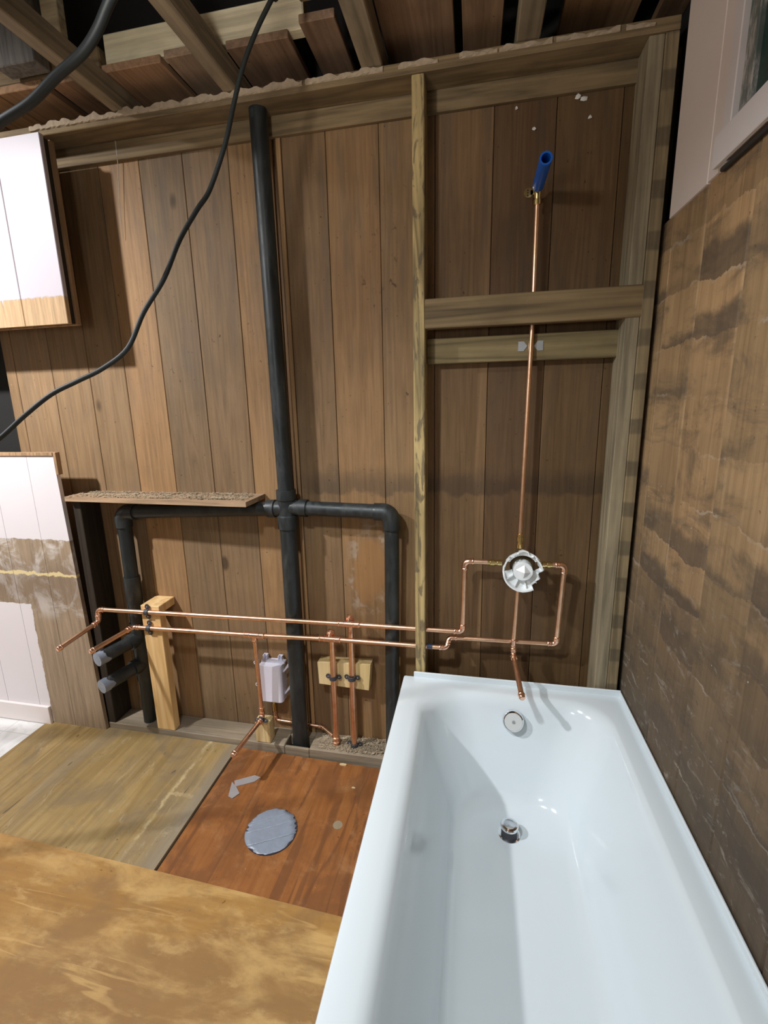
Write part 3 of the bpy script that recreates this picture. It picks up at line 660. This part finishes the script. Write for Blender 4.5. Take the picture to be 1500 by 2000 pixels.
for k in range(q+1):
    t_ = math.radians(188 + 164*k/q); vs += [(VC.x+math.cos(t_)*(rout(t_)-.003), -.096, VC.z+math.sin(t_)*(rout(t_)-.003)), (VC.x+math.cos(t_)*.034, -.080, VC.z+math.sin(t_)*.034), (VC.x+math.cos(t_)*.034, -.076, VC.z+math.sin(t_)*.034), (VC.x+math.cos(t_)*(rout(t_)-.003), -.091, VC.z+math.sin(t_)*(rout(t_)-.003))]
m.add(vs, [(k*4+i, k*4+(i+1) % 4, (k+1)*4+(i+1) % 4, (k+1)*4+i) for k in range(q) for i in range(4)] + [(0, 1, 2, 3), (q*4+3, q*4+2, q*4+1, q*4)]); m.build('guard_apron', M_plastic2, va)
for d in (212, 247, 282):
    t_ = math.radians(d); c_, s_ = math.cos(t_), math.sin(t_)
    m = MB(); a_ = Vector((VC.x+c_*.036, 0, VC.z+s_*.036)); b_ = Vector((VC.x+c_*.063, 0, VC.z+s_*.063)); w_ = Vector((-s_, 0, c_))*.0018
    m.add([a_+w_+Vector((0, -.080, 0)), b_+w_+Vector((0, -.092, 0)), b_+w_+Vector((0, -.104, 0)), a_+w_+Vector((0, -.098, 0)), a_-w_+Vector((0, -.080, 0)), b_-w_+Vector((0, -.092, 0)), b_-w_+Vector((0, -.104, 0)), a_-w_+Vector((0, -.098, 0))],
          [(0, 1, 2, 3), (7, 6, 5, 4), (0, 4, 5, 1), (1, 5, 6, 2), (2, 6, 7, 3), (3, 7, 4, 0)]); m.build('rib', M_plastic2, va)
# upper inner ledge of the guard
q = 24; vs = []; m = MB()
for k in range(q+1):
    t_ = math.radians(35 + 115*k/q); vs += [(VC.x+math.cos(t_)*.066, -.098, VC.z+math.sin(t_)*.066), (VC.x+math.cos(t_)*.050, -.090, VC.z+math.sin(t_)*.050), (VC.x+math.cos(t_)*.050, -.087, VC.z+math.sin(t_)*.050), (VC.x+math.cos(t_)*.066, -.094, VC.z+math.sin(t_)*.066)]
m.add(vs, [(k*4+i, k*4+(i+1) % 4, (k+1)*4+(i+1) % 4, (k+1)*4+i) for k in range(q) for i in range(4)] + [(0, 1, 2, 3), (q*4+3, q*4+2, q*4+1, q*4)]); m.build('guard_ledge', M_plastic2, va)
MB().sweep([(VC.x, -.042, VC.z), (VC.x, -.070, VC.z), (VC.x, -.074, VC.z)], [.040, .040, .030], 28).build('valve_body', plain('shaded_brass', (.10, .07, .03), .5, .8), va)  # brass darkened to paint in the shade inside the guard
bo = MB().sweep([(VC.x, -.070, VC.z), (VC.x, -.112, VC.z), (VC.x, -.1125, VC.z)], [.033, .032, .030], 32).build('cartridge_cap', M_plastic2, va)
# faceted knob on the cap: a four sided pyramid
m = MB(); m.add([(VC.x-.024, -.1126, VC.z+.006), (VC.x+.004, -.1126, VC.z+.024), (VC.x+.024, -.1126, VC.z-.002), (VC.x+.001, -.1126, VC.z-.024), (VC.x+.003, -.128, VC.z+.001)], [(0, 1, 4), (1, 2, 4), (2, 3, 4), (3, 0, 4), (3, 2, 1, 0)]); m.build('knob_facet', M_plastic2, bo)
for a_, b_ in (((-.413, -.062, .878), (-.462, -.062, .878)), ((-.278, -.062, .879), (-.245, -.062, .879)), ((-.3545, -.058, .935), (-.3545, -.058, .985))):
    a_, b_ = Vector(a_), Vector(b_); d = b_-a_
    MB().sweep([a_, a_+d*.3, a_+d*.32, a_+d*.5, a_+d*.52, a_+d*.8, a_+d*.82, b_], [.011, .011, .009, .009, .0115, .0115, .0095, .0095], 16).build('brass_union', M_brass, va)
MB().sweep([(-.3545, -.056, .98), (-.3435, -.040, 1.70), (-.346, -.048, 2.02)], .0075, 18).build('riser_pipe', M_cu, va)
MB().sweep([(-.354, -.060, .800), (-.362, -.060, .572)], .0078, 18).build('spout_drop', M_cu, va)
coupling(va, (-.362, -.060, .573), (0, 0, 1), .0078, .012)
run(va, [(-.362, -.060, .573), (-.3615, -.062, .528), (-.349, -.275, .498)], .0088, R=.014)
cap(va, (-.349, -.275, .498), (.05, -.99, -.13), .0088)
# brass drop-ear elbow and blue stub of the shower arm
de = MB().sweep([(-.346, -.048, 2.008), (-.346, -.048, 2.022), (-.346, -.048, 2.024), (-.346, -.049, 2.046), (-.347, -.062, 2.052), (-.3475, -.080, 2.052)], [.0115, .0115, .0095, .011, .012, .0125], 18).build('drop_ear_elbow', M_brass, va)
m = MB().sweep([(-.372, -.046, 2.045), (-.372, -.041, 2.045)], .0135, 24); m.box((-.366, -.046, 2.039), (-.350, -.041, 2.051)); m.build('mounting_ear', M_brass, de)
for dz in (-.007, 0, .007): MB().sweep([(-.374, -.0463, 2.045+dz), (-.374, -.0470, 2.045+dz)], .0022, 10).build('screw_hole', M_dark, de)
bl = MB().tube((-.3475, -.070, 2.052), (-.349, -.240, 2.050), .0165, .0118).build('shower_stub', M_blue, va); part(bl, 'blue plastic shower stub')
MB().sweep([(-.3478, -.10, 2.052), (-.3478, -.102, 2.052)], .0116, 20).build('stub_plug', plain('deep_blue', (.002, .004, .03), .6), bl)

# ------------------------------------------------------------------ timber props and shelf
po = thing('timber_post', (-1.835, -.08, .036), 'fresh blond pine post strapped to both copper pipes', 'post')
box('post', M_blond, (-1.879, -.0945, .0365), (-1.791, -.057, .594), po, .002)
box('cap_block', M_blond, (-1.879, -.0945, .5945), (-1.791, S-.001, .630), po, .002)
tb = MB().box((-1.402, -.0942, .0365), (-1.336, -.048, .1385), .003).build('timber_block', M_blondx); tag(tb, 'small pale pine block under the white outlet box', 'block')
bb = MB().prism([(-1.125, .308), (-.915, .300), (-.905, .415), (-1.128, .405)], -.038, S-.001, 'y').build('backing_block', M_blondx); tag(bb, 'yellow pine backing block behind two vertical copper pipes', 'block')
sh = MB().prism([(-2.140, -.120), (-1.328, -.148), (-1.326, S-.001), (-2.140, S-.001)], 1.078, 1.0965).build('wall_shelf', M_shelf); tag(sh, 'rough grey board shelf littered with debris along the wall', 'shelf')
m = MB()
for i in range(1500):
    x = -2.13 + .78*random.random()**.9; y = -.12 + .12*random.random(); s_ = random.uniform(.0015, .005); a_ = random.random()*3.14
    L = s_*random.choice((1, 1, 2, 4)); c_, q_ = math.cos(a_), math.sin(a_); z = 1.0968 + random.random()*.004
    m.add([(x-c_*L, y-q_*L, z), (x+q_*s_, y-c_*s_, z+.001), (x+c_*L, y+q_*L, z+.0006), (x-q_*s_*.6, y+c_*s_*.6, z+.0022)], [(0, 1, 3), (1, 2, 3), (0, 2, 1), (0, 3, 2)])
o = m.build('wood_debris', M_dust); tag(o, 'crumbly wood debris lying on the wall shelf', 'debris'); o['kind'] = 'stuff'
m = MB()
for i in range(1100):
    x = -1.15 + .36*random.random()**.8; y = -.085 + .09*random.random(); s_ = random.uniform(.0015, .0045); a_ = random.random()*3.14
    L = s_*random.choice((1, 2, 3)); c_, q_ = math.cos(a_), math.sin(a_); z = .0365 + random.random()*.012*(x+1.15)/.36
    m.add([(x-c_*L, y-q_*L, z), (x+q_*s_, y-c_*s_, z+.001), (x+c_*L, y+q_*L, z+.0006), (x-q_*s_*.6, y+c_*s_*.6, z+.0022)], [(0, 1, 3), (1, 2, 3), (0, 2, 1), (0, 3, 2)])
o = m.build('sawdust', M_dust); tag(o, 'pale sawdust heaped on the floor plate beside the bathtub', 'sawdust'); o['kind'] = 'stuff'

# ------------------------------------------------------------------ pipe straps
def strap(c, axis, r, label, out=(0, -1, 0), ear=.022):
    """U strap around a pipe at c running along axis; out points away from the timber"""
    c, ax, ou = Vector(c), Vector(axis).normalized(), Vector(out).normalized(); sd = ax.cross(ou).normalized(); w_ = .0085
    root = thing('pipe_strap', c, label, 'pipe strap')
    q = 14; vs = []
    for k in range(q+1):
        t_ = math.pi*k/q; e = sd*math.cos(t_) + ou*math.sin(t_)
        for rr in (r*1.05, r*1.05+.0035):
            for s in (-1, 1): vs.append(c + e*rr + ax*w_*s)
    fs = []
    for k in range(q):
        a, b = k*4, k*4+4; fs += [(a, a+1, b+1, b), (a+2, b+2, b+3, a+3), (a, b, b+2, a+2), (a+1, a+3, b+3, b+1)]
    fs += [(0, 2, 3, 1), (q*4, q*4+1, q*4+3, q*4+2)]
    m = MB(); m.add(vs, fs); m.build('band', M_strap, root)
    for s in (-1, 1):
        p = c + sd*s*(r*1.05+ear*.55) - ou*r*.55
        m = MB(); pts = []
        for k in range(12): t_ = 2*math.pi*k/12; pts.append(p + sd*math.cos(t_)*ear*.55 + ax*math.sin(t_)*w_*1.25)
        m.add([v + ou*.0012 for v in pts] + [v - ou*.0012 for v in pts], [tuple(range(12)), tuple(range(23, 11, -1))] + [(k, (k+1) % 12, 12+(k+1) % 12, 12+k) for k in range(12)])
        er = m.build('ear', M_strap, root)
        MB().sweep([p + ou*.0013, p + ou*.003], .0028, 8).build('nail_head', M_steel, er)
    return root
strap((-1.842, -.1052, .6068), (1, .02, 0), r1, 'dark pipe strap holding the upper copper pipe to the blond post')
strap((-1.842, -.1057, .5338), (1, .02, 0), r1, 'dark pipe strap holding the lower copper pipe to the blond post')
strap((-1.0587, -.0515, .352), (0, 0, 1), r2, 'left dark pipe strap on the yellow backing block', ear=.019)
strap((-.9805, -.0515, .357), (0, 0, 1), r2, 'right dark pipe strap on the yellow backing block', ear=.019)
strap((-1.3705, -.095, .1495), (0, 1, 0), r1, 'dark pipe strap on top of the small pine block', out=(0, 0, 1), ear=.018)
strap((-.981, -.0495, .046), (0, 0, 1), r2, 'dark pipe strap where the right copper drop meets the floor plate', ear=.019)

# ------------------------------------------------------------------ white outlet box
ob = thing('outlet_box', (-1.335, -.03, .2), 'white plastic water outlet box mounted low on the siding', 'outlet box')
pf = [(-1.386, S-.002), (-1.288, S-.002), (-1.288, -.022)] + [(-1.303+.015*math.cos(math.radians(a)), -.036+.015*math.sin(math.radians(a))*-1) for a in (0, 25, 50, 75, 90)] + [(-1.386, -.051)]
MB().prism(pf, .205, .372).build('body', M_plastic, ob)
MB().box((-1.389, -.016, .366), (-1.284, S-.002, .3765), .001).build('rim', M_plastic, ob)
for x in (-1.374, -1.306): 
    m = MB(); m.box((x-.009, -.010, .3766), (x-.006, S-.003, .397)); m.box((x+.006, -.010, .3766), (x+.009, S-.003, .397)); m.box((x-.0059, .004, .3766), (x+.0059, S-.003, .397)); m.build('tab', M_plastic, ob)
for z in (.362, .258):
    for s, x in ((1, -1.2878), (-1, -1.3862)):
        m = MB().prism([(x, z-.030), (x, z-.022), (x+s*.020, z+.010), (x+s*.030, z+.014), (x+s*.036, z+.006), (x+s*.034, z-.004), (x+s*.022, z-.004)], -.022, -.016, 'y').build('mounting_ear', M_plastic, ob)
        MB().sweep([(x+s*.029, -.0222, z+.004), (x+s*.029, -.0230, z+.004)], .003, 12).build('screw_hole', M_dark, m)
MB().sweep([(-1.352, .0005, .2045), (-1.352, .0005, .188), (-1.352, .0005, .187), (-1.352, .0005, .160), (-1.352, .0005, .159), (-1.352, .0005, .126)], [.0085, .0085, .0072, .0072, .0092, .0092], 14).build('brass_connector', M_brass, ob)

# ------------------------------------------------------------------ duct tape on the floor
td = thing('taped_drain_cover', (-1.176, -.452, .001), 'round floor opening sealed with grey duct tape strips', 'tape patch')
fc = Vector((-1.176, -.452)); Rr = .088
MB().sweep([(fc.x, fc.y, .0012), (fc.x, fc.y, .0042)], Rr, 48).build('flange_disc', plain('dark_purple_plastic', (.035, .028, .04), .5), td)
ang = math.radians(28); ex = Vector((math.cos(ang), math.sin(ang))); ey = Vector((-math.sin(ang), math.cos(ang)))
for i, (a, b) in enumerate(((-.084, -.028), (-.036, .022), (.014, .058), (.05, .0865))):
    m = MB(); vs = []; q = 10
    for k in range(q+1):
        v = a + (b-a)*k/q; h = math.sqrt(max(0, (Rr+.001)**2 - v*v)); l, rr = -h + random.uniform(-.002, .012)*(i != 1), h - random.uniform(-.002, .010)
        for u in [l + (rr-l)*j/8 for j in range(9)]:
            p = fc + ex*u + ey*v; vs.append((p.x, p.y, .0046 + i*.0005 + random.uniform(0, .0007)))
    m.add(vs, [(k*9+j, k*9+j+1, (k+1)*9+j+1, (k+1)*9+j) for k in range(q) for j in range(8)], True)
    o = m.build('tape_strip', M_tape, td); sm = o.modifiers.new('thick', 'SOLIDIFY'); sm.thickness = .0006; sm.offset = 1
ft = MB(); ft.prism([(-1.412, -.272), (-1.345, -.232), (-1.318, -.238), (-1.332, -.262), (-1.395, -.298)], .0012, .0028); ft.prism([(-1.418, -.280), (-1.388, -.300), (-1.362, -.325), (-1.378, -.352), (-1.398, -.345)], .0029, .0038)
o = ft.build('floor_tape', M_tapewarm); tag(o, 'scrap of dusty grey tape stuck on the red-brown plywood', 'tape')

# ------------------------------------------------------------------ cables
def cable(name, pts, r, label):
    c = bpy.data.curves.new(name, 'CURVE'); pts = [Vector(p) for p in pts]
    sm = []
    for i in range(len(pts)-1):
        p0, p1, p2, p3 = pts[max(i-1, 0)], pts[i], pts[i+1], pts[min(i+2, len(pts)-1)]
        for k in range(6):
            t_ = k/6; sm.append(.5*((2*p1) + (p2-p0)*t_ + (2*p0-5*p1+4*p2-p3)*t_*t_ + (3*p1-p0-3*p2+p3)*t_**3))
    sm.append(pts[-1]); m = MB().sweep(sm, r, 12); bpy.data.curves.remove(c)
    o = m.build(name, M_cord); return tag(o, label, 'cable')
cable('extension_cord', [(-.93, -.33, 3.2), (-.965, -.32, 2.75), (-1.011, -.35, 2.455), (-1.024, -.374, 2.41), (-1.059, -.397, 2.337), (-1.089, -.421, 2.254), (-1.113, -.444, 2.158), (-1.129, -.468, 2.072), (-1.169, -.491, 1.966), (-1.195, -.515, 1.915), (-1.237, -.538, 1.843), (-1.275, -.562, 1.753), (-1.326, -.585, 1.674), (-1.365, -.609, 1.589), (-1.426, -.632, 1.541), (-1.484, -.656, 1.511), (-1.542, -.679, 1.481), (-1.603, -.703, 1.433), (-1.665, -.726, 1.379), (-1.744, -.75, 1.325), (-1.9, -.80, 1.22), (-2.2, -.9, 1.05), (-2.6, -1.05, .75), (-3.0, -1.2, .40), (-3.3, -1.3, .03)], .0058, 'long black cord swooping across the board wall from the ceiling')
cable('extension_cord', [(-1.02, -.76, 3.2), (-1.06, -.75, 2.6), (-1.111, -0.74, 2.275), (-1.155, -0.74, 2.23), (-1.2, -0.74, 2.19), (-1.236, -0.74, 2.148), (-1.276, -0.74, 2.117), (-1.341, -0.74, 2.088), (-1.41, -0.74, 2.053), (-1.492, -0.74, 2.028), (-1.581, -0.74, 1.991), (-1.739, -0.74, 1.93), (-2.0, -.76, 1.75), (-2.5, -.8, 1.5), (-3.38, -.9, 1.3)], .0095, 'thick black cord in front of the ceiling joists at top left')

# ------------------------------------------------------------------ crumbs
def chip(name, p, s, label, mat=None, rz=0.):
    m = MB(); q = 7; pts = []
    for k in range(q): t_ = 2*math.pi*k/q; rr = random.uniform(.7, 1.1); pts.append((p[0]+math.cos(t_+rz)*s[0]*rr, p[1]+math.sin(t_+rz)*s[1]*rr))
    m.prism(pts, p[2], p[2]+s[2]); o = m.build(name, mat or M_chip); return tag(o, label, 'debris')
M_chip = plain('fresh_wood_chip', (.62, .45, .24), .8)
chip('wood_chip', (-2.325, -.112, .0005), (.016, .009, .006), 'yellow wood chip on the floor below the lower wall panel')
chip('wood_chip', (-1.012, -.118, .0015), (.02, .007, .004), 'pale ragged chip on the red-brown sheet at its back edge')
chip('wood_chip', (-.943, -.222, .0015), (.009, .004, .002), 'sliver of wood on the red-brown sheet near the bathtub')
chip('wood_chip', (-1.70, -.20, .0005), (.014, .003, .002), 'thin grey splinter on the old plywood by the post', M_steel, .6)
chip('wood_chip', (-2.12, -.150, .0005), (.010, .007, .003), 'small flat chip on the old plywood by the panel corner', M_dust)
chip('wood_chip', (-1.94, -.585, .0005), (.014, .008, .003), 'tan chip on the old plywood at the near seam', M_dust, .8)
m = MB().sweep([(-1.787, -.004, 2.371), (-1.79, -.002, 2.30), (-1.805, 0, 2.18), (-1.815, .003, 2.06)], [.0022, .0012, .0009, .0007], 6); tag(m.build('cobweb_strand', M_web), 'dusty cobweb strand hanging from the top plate beside the white panel', 'cobweb')
for x, z, s_, lab in ((-.238, 2.303, .009, 'pair of white cocoon tufts high on the dark siding near the plate'), (-.412, 2.298, .006, 'white cocoon speck high on the dark siding nearest the stud'), (-.358, 2.238, .006, 'white cocoon speck on the dark siding just above the blue stub'), (-.201, 2.247, .006, 'white cocoon speck high on the dark siding nearest the corner')):
    m = MB(); m.blob((x, S-.004, z), (s_, .004, s_*.9), 1, .35)
    if s_ > .008: m.blob((x+.016, S-.004, z-.006), (s_*1.1, .004, s_*.8), 1, .35)
    tag(m.build('cocoon', M_chalk), lab, 'cocoon', 'cocoons on the siding')
for o in bpy.data.objects:
    if '_w' in o: del o['_w']
